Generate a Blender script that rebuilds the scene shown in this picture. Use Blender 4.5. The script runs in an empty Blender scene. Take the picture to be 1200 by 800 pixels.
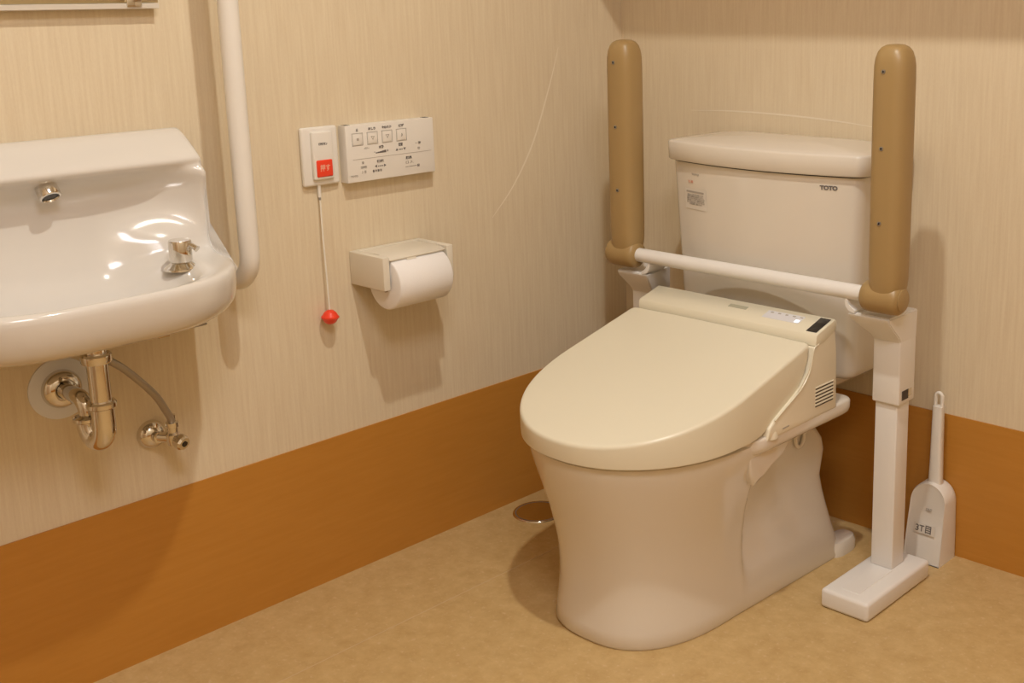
import bpy, bmesh, math, random
from mathutils import Vector, Matrix
random.seed(4)
C = bpy.context.scene.collection
PI = math.pi

# ------------------------------------------------------------------ camera, world, light, exposure
cam_d = bpy.data.cameras.new('camera')
cam = bpy.data.objects.new('camera', cam_d); C.objects.link(cam)
RX, RY, RZ = (0.7542, 0.6565, -0.0127), (0.1333, -0.1719, -0.9760), (-0.6429, 0.7345, -0.2174)
M3 = Matrix(((RX[0], -RY[0], -RZ[0]), (RX[1], -RY[1], -RZ[1]), (RX[2], -RY[2], -RZ[2])))
cam.matrix_world = Matrix.Translation((1.88379, -2.05320, 1.1)) @ M3.to_4x4()
cam_d.sensor_width = 36.0
cam_d.lens = 36.0 * 1390.74 / 1200.0
cam_d.shift_x = (600 - 764.99) / 1200.0
cam_d.shift_y = (307.97 - 400) / 1200.0
cam_d.clip_start = 0.02
bpy.context.scene.camera = cam

world = bpy.data.worlds.new('world'); bpy.context.scene.world = world
world.use_nodes = True
world.node_tree.nodes['Background'].inputs[0].default_value = (0.9, 0.75, 0.55, 1)
world.node_tree.nodes['Background'].inputs[1].default_value = 0.0

WARM = (1.0, 0.965, 0.87)
def area(name, loc, size, power, rot=(0, 0, 0), color=WARM, shape='DISK', spread=PI):
    d = bpy.data.lights.new(name, 'AREA'); d.shape = shape; d.size = size
    d.energy = power; d.color = color; d.spread = spread
    o = bpy.data.objects.new(name, d); o.location = loc; o.rotation_euler = rot
    C.objects.link(o); return o
CEIL = 2.40
LAMP = (1.06, -1.07, 2.375)
FILL_LAMP = (1.93, -1.80, 2.372)
area('downlight_bulb', LAMP, 0.06, 16.6)
area('fill_light', FILL_LAMP, 0.60, 15.5, color=(1.0, 1.0, 1.10), shape='SQUARE')  # added fill light from out of view, lifts the shaded sides

vs = bpy.context.scene.view_settings
vs.view_transform = 'Standard'; vs.look = 'None'; vs.gamma = 1.0; vs.use_curve_mapping = False
vs.exposure = 0.07

# ------------------------------------------------------------------ materials
def mat(name, col, rough=0.5, metal=0.0, coat=0.0, bump=None, spec=0.5, vary=None, emit=None, sss=0.0):
    m = bpy.data.materials.new(name); m.use_nodes = True
    nt = m.node_tree; b = nt.nodes['Principled BSDF']
    b.inputs['Base Color'].default_value = (*col, 1)
    b.inputs['Roughness'].default_value = rough
    b.inputs['Metallic'].default_value = metal
    b.inputs['Coat Weight'].default_value = coat
    b.inputs['Coat Roughness'].default_value = 0.08
    b.inputs['Specular IOR Level'].default_value = spec
    if emit:
        b.inputs['Emission Color'].default_value = (*emit[0], 1); b.inputs['Emission Strength'].default_value = emit[1]
    tc = nt.nodes.new('ShaderNodeTexCoord')
    v = vary or (3.0, 0.03)
    n = nt.nodes.new('ShaderNodeTexNoise'); n.inputs['Scale'].default_value = v[0]; n.inputs['Detail'].default_value = 3
    nt.links.new(tc.outputs['Object'], n.inputs['Vector'])
    mx = nt.nodes.new('ShaderNodeMix'); mx.data_type = 'RGBA'
    mx.inputs[6].default_value = (*[c * (1 - v[1]) for c in col], 1)
    mx.inputs[7].default_value = (*[min(1, c * (1 + v[1])) for c in col], 1)
    nt.links.new(n.outputs['Fac'], mx.inputs[0]); nt.links.new(mx.outputs[2], b.inputs['Base Color'])
    if bump:
        n2 = nt.nodes.new('ShaderNodeTexNoise'); n2.inputs['Scale'].default_value = bump[0]
        nt.links.new(tc.outputs['Object'], n2.inputs['Vector'])
        bp = nt.nodes.new('ShaderNodeBump'); bp.inputs['Strength'].default_value = bump[1]; bp.inputs['Distance'].default_value = 0.001
        nt.links.new(n2.outputs['Fac'], bp.inputs['Height']); nt.links.new(bp.outputs['Normal'], b.inputs['Normal'])
    return m

def wallpaper():
    m = bpy.data.materials.new('striped_wallpaper'); m.use_nodes = True
    nt = m.node_tree; b = nt.nodes['Principled BSDF']; N = nt.nodes.new; L = nt.links.new
    tc = N('ShaderNodeTexCoord')
    mp = N('ShaderNodeMapping'); mp.inputs['Scale'].default_value = (170, 170, 7)
    L(tc.outputs['Object'], mp.inputs['Vector'])
    n1 = N('ShaderNodeTexNoise'); n1.inputs['Scale'].default_value = 1.0; n1.inputs['Detail'].default_value = 4; n1.inputs['Roughness'].default_value = 0.6
    L(mp.outputs['Vector'], n1.inputs['Vector'])
    mp2 = N('ShaderNodeMapping'); mp2.inputs['Scale'].default_value = (420, 420, 160)
    L(tc.outputs['Object'], mp2.inputs['Vector'])
    n2 = N('ShaderNodeTexNoise'); n2.inputs['Scale'].default_value = 1.0; n2.inputs['Detail'].default_value = 2
    L(mp2.outputs['Vector'], n2.inputs['Vector'])
    ad = N('ShaderNodeMath'); ad.operation = 'MULTIPLY_ADD'; ad.inputs[1].default_value = 0.30
    L(n2.outputs['Fac'], ad.inputs[0]); L(n1.outputs['Fac'], ad.inputs[2])
    cr = N('ShaderNodeValToRGB')
    cr.color_ramp.elements[0].position = 0.42; cr.color_ramp.elements[0].color = (0.680, 0.560, 0.395, 1)
    cr.color_ramp.elements[1].position = 0.86; cr.color_ramp.elements[1].color = (0.755, 0.650, 0.475, 1)
    L(ad.outputs[0], cr.inputs['Fac']); L(cr.outputs['Color'], b.inputs['Base Color'])
    bp = N('ShaderNodeBump'); bp.inputs['Strength'].default_value = 0.25; bp.inputs['Distance'].default_value = 0.001
    L(ad.outputs[0], bp.inputs['Height']); L(bp.outputs['Normal'], b.inputs['Normal'])
    b.inputs['Roughness'].default_value = 0.75; b.inputs['Specular IOR Level'].default_value = 0.25
    return m

def floor_mat():
    m = bpy.data.materials.new('mottled_vinyl_floor'); m.use_nodes = True
    nt = m.node_tree; b = nt.nodes['Principled BSDF']; N = nt.nodes.new; L = nt.links.new
    tc = N('ShaderNodeTexCoord')
    n1 = N('ShaderNodeTexNoise'); n1.inputs['Scale'].default_value = 26; n1.inputs['Detail'].default_value = 8; n1.inputs['Roughness'].default_value = 0.72
    L(tc.outputs['Object'], n1.inputs['Vector'])
    cr = N('ShaderNodeValToRGB')
    cr.color_ramp.elements[0].position = 0.32; cr.color_ramp.elements[0].color = (0.49, 0.320, 0.132, 1)
    cr.color_ramp.elements[1].position = 0.68; cr.color_ramp.elements[1].color = (0.61, 0.43, 0.20, 1)
    L(n1.outputs['Fac'], cr.inputs['Fac'])
    n2 = N('ShaderNodeTexNoise'); n2.inputs['Scale'].default_value = 110; n2.inputs['Detail'].default_value = 2
    L(tc.outputs['Object'], n2.inputs['Vector'])
    cr2 = N('ShaderNodeValToRGB')
    cr2.color_ramp.elements[0].position = 0.60; cr2.color_ramp.elements[0].color = (0, 0, 0, 1)
    cr2.color_ramp.elements[1].position = 0.75; cr2.color_ramp.elements[1].color = (1, 1, 1, 1)
    L(n2.outputs['Fac'], cr2.inputs['Fac'])
    mx = N('ShaderNodeMix'); mx.data_type = 'RGBA'; mx.inputs[7].default_value = (0.68, 0.52, 0.32, 1)
    sc = N('ShaderNodeMath'); sc.operation = 'MULTIPLY'; sc.inputs[1].default_value = 0.45
    L(cr2.outputs['Color'], sc.inputs[0]); L(sc.outputs[0], mx.inputs[0]); L(cr.outputs['Color'], mx.inputs[6])
    L(mx.outputs[2], b.inputs['Base Color'])
    b.inputs['Roughness'].default_value = 0.42; b.inputs['Specular IOR Level'].default_value = 0.35
    return m

def wood_mat():
    m = bpy.data.materials.new('orange_wood_board'); m.use_nodes = True
    nt = m.node_tree; b = nt.nodes['Principled BSDF']; N = nt.nodes.new; L = nt.links.new
    tc = N('ShaderNodeTexCoord')
    mp = N('ShaderNodeMapping'); mp.inputs['Scale'].default_value = (5, 5, 60)
    L(tc.outputs['Object'], mp.inputs['Vector'])
    n1 = N('ShaderNodeTexNoise'); n1.inputs['Scale'].default_value = 1.5; n1.inputs['Detail'].default_value = 6; n1.inputs['Roughness'].default_value = 0.65
    L(mp.outputs['Vector'], n1.inputs['Vector'])
    cr = N('ShaderNodeValToRGB')
    cr.color_ramp.elements[0].position = 0.25; cr.color_ramp.elements[0].color = (0.49, 0.215, 0.034, 1)
    cr.color_ramp.elements[1].position = 0.8; cr.color_ramp.elements[1].color = (0.545, 0.250, 0.046, 1)
    L(n1.outputs['Fac'], cr.inputs['Fac']); L(cr.outputs['Color'], b.inputs['Base Color'])
    b.inputs['Roughness'].default_value = 0.42; b.inputs['Specular IOR Level'].default_value = 0.3
    return m

WALL, FLOOR, WOOD = wallpaper(), floor_mat(), wood_mat()
CERAM = mat('ivory_ceramic', (0.745, 0.685, 0.60), 0.16, spec=0.5, coat=0.3)
CERAM_B = mat('white_ceramic', (0.70, 0.66, 0.61), 0.14, spec=0.5, coat=0.3)
IVORY = mat('ivory_plastic', (0.765, 0.71, 0.56), 0.28)
IVORY_D = mat('ivory_plastic_side', (0.78, 0.71, 0.56), 0.3)
WHITE = mat('white_enamel', (0.80, 0.775, 0.745), 0.3)
WHITEP = mat('white_plastic', (0.80, 0.76, 0.70), 0.35)
PAPER = mat('toilet_paper', (0.86, 0.83, 0.81), 0.95, bump=(600, 0.3), spec=0.1)
CARD = mat('cardboard_core', (0.42, 0.30, 0.19), 0.9)
HOLD = mat('cream_plastic', (0.74, 0.68, 0.57), 0.4)
TAN = mat('tan_urethane', (0.37, 0.245, 0.102), 0.38, bump=(400, 0.05))
CHROME = mat('polished_chrome', (0.72, 0.69, 0.64), 0.09, 1.0)
BRUSHED = mat('brushed_steel', (0.34, 0.325, 0.31), 0.42, 0.75)
HOSE = mat('grey_braided_hose', (0.42, 0.38, 0.33), 0.42, 0.7, bump=(900, 0.6))
BLACK = mat('black_gloss', (0.012, 0.010, 0.010), 0.25)
DARK = mat('dark_gap', (0.07, 0.055, 0.045), 0.7)
INK = mat('grey_ink', (0.16, 0.145, 0.14), 0.6)
INK_L = mat('pale_grey_ink', (0.42, 0.38, 0.34), 0.6)
RED = mat('red_plastic', (0.86, 0.055, 0.02), 0.35)
PINK = mat('pale_red_ink', (0.85, 0.40, 0.28), 0.5)
PVC = mat('pale_pvc_plate', (0.74, 0.75, 0.80), 0.45)
CORD = mat('white_cord', (0.80, 0.75, 0.66), 0.7)
PANEL = mat('pale_blue_grey_panel', (0.70, 0.69, 0.72), 0.4)
LED = mat('lit_led', (0.9, 0.9, 1.0), 0.4, emit=((0.8, 0.85, 1.0), 0.9))
STICK = mat('sticker_white', (0.72, 0.67, 0.60), 0.5)
BADGE = mat('grey_green_badge', (0.42, 0.40, 0.30), 0.4)
CEILM = mat('white_ceiling', (0.80, 0.77, 0.72), 0.8)
MIRROR = mat('mirror_glass', (0.74, 0.68, 0.50), 0.03, 1.0)
ACRYL = mat('pale_mirror_rail', (0.66, 0.60, 0.52), 0.3)
PALE_ARC = mat('pale_arc', (0.84, 0.745, 0.595), 0.6)  # tone of the thin pale arcs on the walls
JOINT = mat('pale_floor_joint', (0.60, 0.44, 0.25), 0.5)
LAMPM = mat('lamp_diffuser', (0.9, 0.85, 0.75), 0.5, emit=((1, 0.9, 0.75), 3.0))
DOORM = mat('light_wood_door', (0.56, 0.40, 0.24), 0.45)

# ------------------------------------------------------------------ helpers
BASE = {}
def wloc(o):
    return BASE.get(o.name, Vector((0, 0, 0))) if o else Vector((0, 0, 0))

def obj(name, bm, material, parent=None, smooth=True, origin=None, sub=0, ang=35, recalc=True):
    """bm holds world coordinates; linked as ONE mesh object"""
    if recalc: bmesh.ops.recalc_face_normals(bm, faces=bm.faces)
    if parent is not None: org = wloc(parent)
    elif origin is not None: org = Vector(origin)
    else: org = Vector((0, 0, 0))
    bmesh.ops.translate(bm, verts=bm.verts, vec=-org)
    me = bpy.data.meshes.new(name); bm.to_mesh(me); bm.free()
    me.materials.append(material)
    o = bpy.data.objects.new(name, me); C.objects.link(o)
    if parent is not None: o.parent = parent
    else: o.location = org
    BASE[o.name] = org
    if smooth:
        for p in me.polygons: p.use_smooth = True
        if ang < 180 and hasattr(me, 'set_sharp_from_angle'): me.set_sharp_from_angle(angle=math.radians(ang))
    if sub:
        s = o.modifiers.new('smooth', 'SUBSURF'); s.levels = sub; s.render_levels = sub
    return o

def thing(name, label, cat, loc, group=None):
    o = bpy.data.objects.new(name, None); C.objects.link(o); o.location = loc
    o.empty_display_size = 0.05
    o['label'] = label; o['category'] = cat
    if group: o['group'] = group
    BASE[o.name] = Vector(loc); return o
def tag(o, label, cat, group=None):
    o['label'] = label; o['category'] = cat
    if group: o['group'] = group
    return o
def struct(name, bm, m, **k):
    o = obj(name, bm, m, **k); o['kind'] = 'structure'; return o

def rbox(bm, lo, hi, bev=0.002, seg=3):
    g = bmesh.ops.create_cube(bm, size=1.0)
    vsx = g['verts']
    for v in vsx:
        v.co = Vector([(lo[i] + hi[i]) / 2 + v.co[i] * (hi[i] - lo[i]) for i in range(3)])
    if bev > 0:
        es = list({e for v in vsx for e in v.link_edges})
        bmesh.ops.bevel(bm, geom=es, offset=bev, segments=seg, profile=0.5, affect='EDGES')

def loft(bm, rings, cap0=True, cap1=True, closed=True):
    vr = [[bm.verts.new(p) for p in r] for r in rings]
    n = len(vr[0])
    for a, b in zip(vr[:-1], vr[1:]):
        for i in range(n if closed else n - 1):
            j = (i + 1) % n
            bm.faces.new((a[i], a[j], b[j], b[i]))
    if cap0: bm.faces.new(vr[0][::-1])
    if cap1: bm.faces.new(vr[-1])
    return vr

def prism(bm, pts, axis, a, b, bev=0.0, seg=3):
    """polygon pts (2D in the two other axes, in xyz order) extruded along axis from a to b"""
    def mk(p, t):
        q = list(p); q.insert(axis, t); return q
    v0 = [bm.verts.new(mk(p, a)) for p in pts]; v1 = [bm.verts.new(mk(p, b)) for p in pts]
    f0 = bm.faces.new(v0); f1 = bm.faces.new(v1[::-1]); n = len(pts)
    for i in range(n):
        j = (i + 1) % n; bm.faces.new((v0[j], v0[i], v1[i], v1[j]))
    if bev:
        es = list({e for e in f0.edges} | {e for e in f1.edges})
        bmesh.ops.bevel(bm, geom=es, offset=bev, segments=seg, profile=0.5, affect='EDGES')

def catmull(pts, k=6):
    P = [Vector(p) for p in pts]; P = [2 * P[0] - P[1]] + P + [2 * P[-1] - P[-2]]; out = []
    for i in range(1, len(P) - 2):
        for s in range(k):
            t = s / k; a, b, c, d = P[i - 1:i + 3]
            out.append(0.5 * ((2 * b) + (c - a) * t + (2 * a - 5 * b + 4 * c - d) * t * t + (3 * b - a - 3 * c + d) * t ** 3))
    out.append(P[-2].copy()); return out

def tube(bm, pts, r, n=16, caps=True):
    P = [Vector(p) for p in pts]; rings = []; up = None
    for i, p in enumerate(P):
        t = (P[min(i + 1, len(P) - 1)] - P[max(i - 1, 0)]).normalized()
        if up is None:
            up = Vector((0, 0, 1)) if abs(t.z) < 0.9 else Vector((1, 0, 0))
        u = (up - t * up.dot(t)).normalized(); w = t.cross(u); up = u
        rr = r[i] if isinstance(r, (list, tuple)) else r
        rings.append([p + (u * math.cos(2 * PI * k / n) + w * math.sin(2 * PI * k / n)) * rr for k in range(n)])
    loft(bm, rings, caps, caps)

def lathe(bm, prof, loc, axis=(0, 0, 1), n=32):
    """prof: (r, h) along axis from loc"""
    a = Vector(axis).normalized()
    u = (Vector((0, 0, 1)) if abs(a.z) < 0.9 else Vector((1, 0, 0)))
    u = (u - a * u.dot(a)).normalized(); w = a.cross(u); L = Vector(loc)
    rings = [[L + a * h + (u * math.cos(2 * PI * k / n) + w * math.sin(2 * PI * k / n)) * max(r, 1e-5) for k in range(n)] for r, h in prof]
    loft(bm, rings)

def text(name, s, size, loc, right, up, m, parent, bold=0.0, depth=0.0002, width=None, conform=None):
    cu = bpy.data.curves.new(name, 'FONT'); cu.body = s; cu.size = size; cu.align_x = 'CENTER'; cu.align_y = 'CENTER'
    cu.offset = bold; cu.extrude = depth
    t = bpy.data.objects.new(name, cu); C.objects.link(t)
    bpy.context.view_layer.update()
    dg = bpy.context.evaluated_depsgraph_get()
    me = bpy.data.meshes.new_from_object(t.evaluated_get(dg))
    bpy.data.objects.remove(t); bpy.data.curves.remove(cu)
    bm = bmesh.new(); bm.from_mesh(me); bpy.data.meshes.remove(me)
    R, U = Vector(right), Vector(up); Nn = R.cross(U); sx = 1.0
    if width and bm.verts:
        w = max(v.co.x for v in bm.verts) - min(v.co.x for v in bm.verts); sx = width / w if w > 0 else 1
    for v in bm.verts:
        v.co = Vector(loc) + R * v.co.x * sx + U * v.co.y + Nn * v.co.z
        if conform: v.co = conform(v.co)
    return obj(name, bm, m, parent, smooth=False, recalc=False)
PY, PX, PZ = (0, 1, 0), (1, 0, 0), (0, 0, 1)
def ss(a, b, x):
    t = min(1, max(0, (x - a) / (b - a))); return t * t * (3 - 2 * t)
def interp(x, tab):
    if x <= tab[0][0]: return tab[0][1]
    for (a, va), (b, vb) in zip(tab[:-1], tab[1:]):
        if x <= b: return va + (vb - va) * (x - a) / (b - a)
    return tab[-1][1]

# ------------------------------------------------------------------ the room
XR, YF = 2.35, -2.75
def slab(lo, hi):
    bm = bmesh.new(); rbox(bm, lo, hi, 0); return bm
struct('floor', slab((-0.1, YF - 0.1, -0.08), (XR + 0.1, 0.1, 0.0)), FLOOR, smooth=False)
struct('wall_left', slab((-0.1, YF - 0.1, 0.0), (0.0, 0.1, CEIL)), WALL, smooth=False)
struct('wall_back', slab((0.0, 0.0, 0.0), (XR, 0.1, CEIL)), WALL, smooth=False)
struct('wall_right', slab((XR, YF - 0.1, 0.0), (XR + 0.1, 0.1, CEIL)), WALL, smooth=False)
struct('wall_front', slab((0.0, YF - 0.1, 0.0), (XR, YF, CEIL)), WALL, smooth=False)
struct('ceiling', slab((-0.1, YF - 0.1, CEIL), (XR + 0.1, 0.1, CEIL + 0.08)), CEILM, smooth=False)
BH = 0.2865
struct('baseboard_left', slab((0.0, YF, 0.0), (0.003, 0.0, BH)), WOOD, smooth=False)
struct('baseboard_back', slab((0.003, -0.003, 0.0), (XR - 0.003, 0.0, BH + 0.006)), WOOD, smooth=False)
struct('baseboard_right', slab((XR - 0.003, YF, 0.0), (XR, 0.0, BH)), WOOD, smooth=False)
struct('trim_1', slab((0.0, -0.28, 1.372), (XR, 0.0, 1.402)), WOOD, smooth=False)        # ledge above the frame over the toilet
bm = bmesh.new(); rbox(bm, (0.55, YF, 0.0), (1.45, YF + 0.03, 2.0), 0.004)
door = struct('door_1', bm, DOORM)
bm = bmesh.new(); tube(bm, [(0.64, YF + 0.03, 0.95), (0.64, YF + 0.08, 0.95), (0.76, YF + 0.08, 0.95)], 0.011, 12); obj('door_handle', bm, CHROME, door)
# fine joint of the vinyl sheet, and thin bead along the wall foot
struct('trim_2', slab((0.2400, YF, 0.0), (0.2418, -0.10, 0.0003)), JOINT, smooth=False)

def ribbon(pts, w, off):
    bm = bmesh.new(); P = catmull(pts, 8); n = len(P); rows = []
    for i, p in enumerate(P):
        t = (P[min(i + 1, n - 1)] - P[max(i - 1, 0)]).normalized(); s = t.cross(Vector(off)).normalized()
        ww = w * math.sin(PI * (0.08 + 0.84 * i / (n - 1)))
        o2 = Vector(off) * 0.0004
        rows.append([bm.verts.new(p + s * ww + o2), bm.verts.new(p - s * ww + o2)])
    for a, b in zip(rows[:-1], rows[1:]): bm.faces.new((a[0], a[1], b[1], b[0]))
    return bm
wl = bpy.data.objects['wall_left']; wb = bpy.data.objects['wall_back']
obj('wall_arc', ribbon([(0, -0.205, 1.00), (0, -0.235, 0.92), (0, -0.289, 0.802), (0, -0.35, 0.715), (0, -0.415, 0.652)], 0.0021, (1, 0, 0)), PALE_ARC, wl, recalc=False)  # thin pale curved ribbon just off the wall face
obj('wall_arc', ribbon([(0.206, 0, 0.857), (0.33, 0, 0.861), (0.48, 0, 0.859), (0.60, 0, 0.853), (0.67, 0, 0.847)], 0.0018, (0, -1, 0)), PALE_ARC, wb, recalc=False)

def downlight(loc, r, label):
    t = thing('recessed_downlight', label, 'ceiling light', (loc[0], loc[1], CEIL))
    bm = bmesh.new(); lathe(bm, [(r + 0.006, 0.0), (r + 0.022, 0.0), (r + 0.022, -0.004), (r + 0.006, -0.006), (r + 0.006, 0.0)], (loc[0], loc[1], CEIL), n=48)
    obj('trim_ring', bm, WHITE, t)
    bm = bmesh.new(); lathe(bm, [(0.0, -0.001), (r + 0.004, -0.001), (r + 0.004, -0.003), (0.0, -0.003)], (loc[0], loc[1], CEIL), n=48)
    obj('diffuser', bm, LAMPM, t)
downlight(LAMP, 0.045, 'small round recessed downlight in the ceiling above the toilet')
pl_ = thing('added_fill_panel', 'added square fill light panel, out of view, on the ceiling behind the viewer', 'ceiling light', (FILL_LAMP[0], FILL_LAMP[1], CEIL))  # unseen fitting added to house the fill light
bm = bmesh.new(); rbox(bm, (FILL_LAMP[0] - 0.33, FILL_LAMP[1] - 0.33, CEIL - 0.020), (FILL_LAMP[0] + 0.33, FILL_LAMP[1] + 0.33, CEIL), 0.003); obj('fill_panel_frame', bm, WHITE, pl_)
bm = bmesh.new(); rbox(bm, (FILL_LAMP[0] - 0.31, FILL_LAMP[1] - 0.31, CEIL - 0.0215), (FILL_LAMP[0] + 0.31, FILL_LAMP[1] + 0.31, CEIL - 0.019), 0.0005, 1); obj('diffuser', bm, LAMPM, pl_)

# ------------------------------------------------------------------ toilet
XC = 0.536
toilet = thing('toilet', 'ivory ceramic floor-standing toilet with closed lid against the back wall', 'toilet', (XC, -0.40, 0.0))

def plan(yf, yc, W, yb, Wb, rec=0.0, n=2.5, k=24, rb=0.03, z=0.0, ys=None):
    """closed outline, symmetric about XC: front superellipse arc, straight sides, rounded back"""
    R = []
    for i in range(k + 1):
        a = PI / 2 * i / k
        R.append((W * math.sin(a) ** (2 / n), yc - (yc - yf) * math.cos(a) ** (2 / n)))
    m = 30; ys = yc if ys is None else ys
    for i in range(1, m + 1):
        t = (i / m) ** 1.5; y = yc + (yb - rb - yc) * t; w = W + (Wb - W) * t
        R.append((w - rec * ss(ys, ys + 0.016, y), y))
    w = R[-1][0]
    for i in range(1, 6):
        a = PI / 2 * i / 5; R.append((w - rb + rb * math.cos(a), yb - rb + rb * math.sin(a)))
    R.append((w * 0.4, yb))
    pts = [(XC + x, y, z) for x, y in R] + [(XC - x, y, z) for x, y in reversed(R[1:])]
    return pts

bm = bmesh.new(); rings = []
# z, y front, half width, back half width, y back, side recess, where the recess starts
for z, yf, W, Wb, yb, rec, ys in [
        (0.000, -0.708, 0.156, 0.170, -0.128, 0.0, -0.46), (0.006, -0.712, 0.159, 0.172, -0.126, 0.0, -0.46), (0.03, -0.709, 0.157, 0.168, -0.134, 0.001, -0.455),
        (0.06, -0.705, 0.155, 0.166, -0.142, 0.003, -0.455), (0.09, -0.703, 0.154, 0.166, -0.149, 0.009, -0.455), (0.12, -0.704, 0.155, 0.168, -0.156, 0.016, -0.457),
        (0.15, -0.706, 0.158, 0.171, -0.164, 0.022, -0.459), (0.18, -0.711, 0.163, 0.175, -0.171, 0.027, -0.462), (0.205, -0.717, 0.169, 0.180, -0.166, 0.031, -0.465),
        (0.23, -0.723, 0.176, 0.184, -0.160, 0.035, -0.468), (0.255, -0.731, 0.184, 0.188, -0.168, 0.039, -0.470), (0.280, -0.739, 0.192, 0.192, -0.190, 0.043, -0.470),
        (0.300, -0.745, 0.199, 0.196, -0.220, 0.047, -0.470), (0.313, -0.749, 0.203, 0.198, -0.235, 0.050, -0.470), (0.322, -0.7515, 0.2055, 0.205, -0.235, 0.050, -0.470),
        (0.330, -0.7535, 0.2075, 0.2100, -0.225, 0.0, -0.40), (0.340, -0.7550, 0.2090, 0.212, -0.225, 0.0, -0.40), (0.3465, -0.7545, 0.2085, 0.211, -0.225, 0.0, -0.40), (0.349, -0.750, 0.204, 0.207, -0.225, 0.0, -0.40)]:
    rings.append(plan(yf, -0.475, W, yb, Wb, rec, 2.6 - 0.42 * z / 0.34, z=z, ys=ys))
loft(bm, rings)
# gusset under the deck where the skirt ends
for sg in (-1, 1):
    prism(bm, [(-0.505, 0.336), (-0.497, 0.290), (-0.487, 0.270), (-0.475, 0.274), (-0.462, 0.287), (-0.445, 0.296), (-0.415, 0.302), (-0.394, 0.306), (-0.382, 0.317), (-0.374, 0.333)], 0, *sorted((XC + sg * 0.14, XC + sg * 0.2055)), 0.005, 3)
# rear deck that carries the washlet unit and the tank
rings = []
for z, d in [(0.326, 0.012), (0.3285, 0.005), (0.333, 0.001), (0.340, 0.0), (0.3525, 0.0), (0.3555, 0.0015), (0.357, 0.005)]:
    rings.append(plan(-0.60, -0.45, 0.2175 - d, -0.186 - d - 0.35 * max(0, 0.340 - z), 0.2195 - d, 0.0, 2.2, z=z, rb=0.022))
loft(bm, rings)
obj('bowl', bm, CERAM, toilet, ang=50)
# pedestal that joins the deck to the tank
bm = bmesh.new(); rbox(bm, (XC - 0.155, -0.235, 0.350), (XC + 0.155, -0.03, 0.384), 0.012, 4)
obj('tank_seat', bm, CERAM, toilet)
# floor caps at the rear foot
for s in (-1, 1):
    bm = bmesh.new(); rings = []
    for z, d in [(0, 0.0), (0.018, 0.0), (0.028, 0.004), (0.032, 0.012)]:
        r = []
        for i in range(24):
            a = 2 * PI * i / 24
            r.append((XC + s * 0.155 + (0.025 - d) * math.copysign(abs(math.cos(a)) ** 0.7, math.cos(a)), -0.128 + (0.042 - d) * math.copysign(abs(math.sin(a)) ** 0.7, math.sin(a)), z))
        rings.append(r)
    loft(bm, rings); obj('bolt_cap', bm, CERAM, toilet)
    # small oval loop moulded below the rear deck
    bm = bmesh.new(); ring = []
    for i in range(25):
        a = 2 * PI * i / 24; ring.append((XC + s * 0.1535, -0.272 + 0.014 * math.cos(a), 0.285 + 0.020 * math.sin(a)))
    tube(bm, ring, 0.0045, 10); obj('moulded_loop', bm, CERAM, toilet)

# seat ring under the lid
bm = bmesh.new(); rings = []
for z, yf, W in [(0.3505, -0.748, 0.202), (0.353, -0.753, 0.207), (0.362, -0.756, 0.209), (0.367, -0.750, 0.203)]:
    rings.append(plan(yf, -0.50, W, -0.41, W - 0.004, 0, 2.25, z=z, rb=0.02))
inner = []
for z, s in [(0.367, 0.66), (0.352, 0.64)]:
    inner.append([(XC + (x - XC) * s, -0.56 + (y + 0.56) * s * 1.0, z) for x, y, _ in rings[-1]])
vr = loft(bm, rings + inner, False, False)
n = len(vr[0])
for i in range(n):
    j = (i + 1) % n; bm.faces.new((vr[-1][i], vr[-1][j], vr[0][j], vr[0][i]))
obj('seat', bm, IVORY_D, toilet)

# lid: sloping top, deep rounded skirt whose lower edge climbs towards the hinge
def lid_top(x, y): return 0.4965 + 0.248 * (y + 0.331) - 0.05 * (x - XC) ** 2
LB = [(-0.77, 0.3525), (-0.60, 0.3545), (-0.50, 0.358), (-0.472, 0.364), (-0.453, 0.377), (-0.424, 0.391), (-0.392, 0.405), (-0.369, 0.418), (-0.350, 0.440), (-0.341, 0.462), (-0.335, 0.484)]
def lid_ring(off):
    R = []; k = 30; yf, yc, W = -0.766 + off, -0.52, 0.2155 - off
    for i in range(k + 1):
        a = PI / 2 * i / k; R.append((W * math.sin(a) ** (2 / 2.15), yc - (yc - yf) * math.cos(a) ** (2 / 2.15)))
    yb, Wb, rb, m = -0.331 - off, 0.2135 - off, 0.010, 24
    for i in range(1, m + 1):
        t = i / m; R.append((W + (Wb - W) * t, yc + (yb - rb - yc) * t))
    for i in range(1, 6):
        a = PI / 2 * i / 5; R.append((Wb - rb + rb * math.cos(a), yb - rb + rb * math.sin(a)))
    R.append((Wb * 0.5, yb))
    return [(XC + x, y) for x, y in R] + [(XC - x, y) for x, y in reversed(R[1:])]
bm = bmesh.new(); rings = []
o0 = lid_ring(0.0)
def bot(y): return interp(y, LB)
rings.append([(x, y, bot(y) + 0.004) for x, y in lid_ring(0.010)])
rings.append([(x, y, bot(y)) for x, y in lid_ring(0.004)])
rings.append([(x, y, bot(y) + 0.002) for x, y in lid_ring(0.0008)])
rings.append([(x, y, max(bot(y) + 0.004, min(lid_top(x, y) - 0.010, bot(y) + 0.012))) for x, y in lid_ring(0.0)])
for off, dz in [(-0.0003, 0.0070), (0.0000, 0.0042), (0.0009, 0.0019), (0.0024, 0.0006), (0.0045, 0.0), (0.009, 0.0)]:
    rings.append([(x, y, max(bot(y) + 0.003, lid_top(x, y) - dz)) for x, y in lid_ring(off)])
for s in (0.85, 0.6, 0.3):
    rings.append([(XC + (x - XC) * s, -0.55 + (y + 0.55) * s, lid_top(XC + (x - XC) * s, -0.55 + (y + 0.55) * s)) for x, y in lid_ring(0.009)])
loft(bm, rings, False, True)
obj('lid', bm, IVORY, toilet, ang=42)

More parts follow.
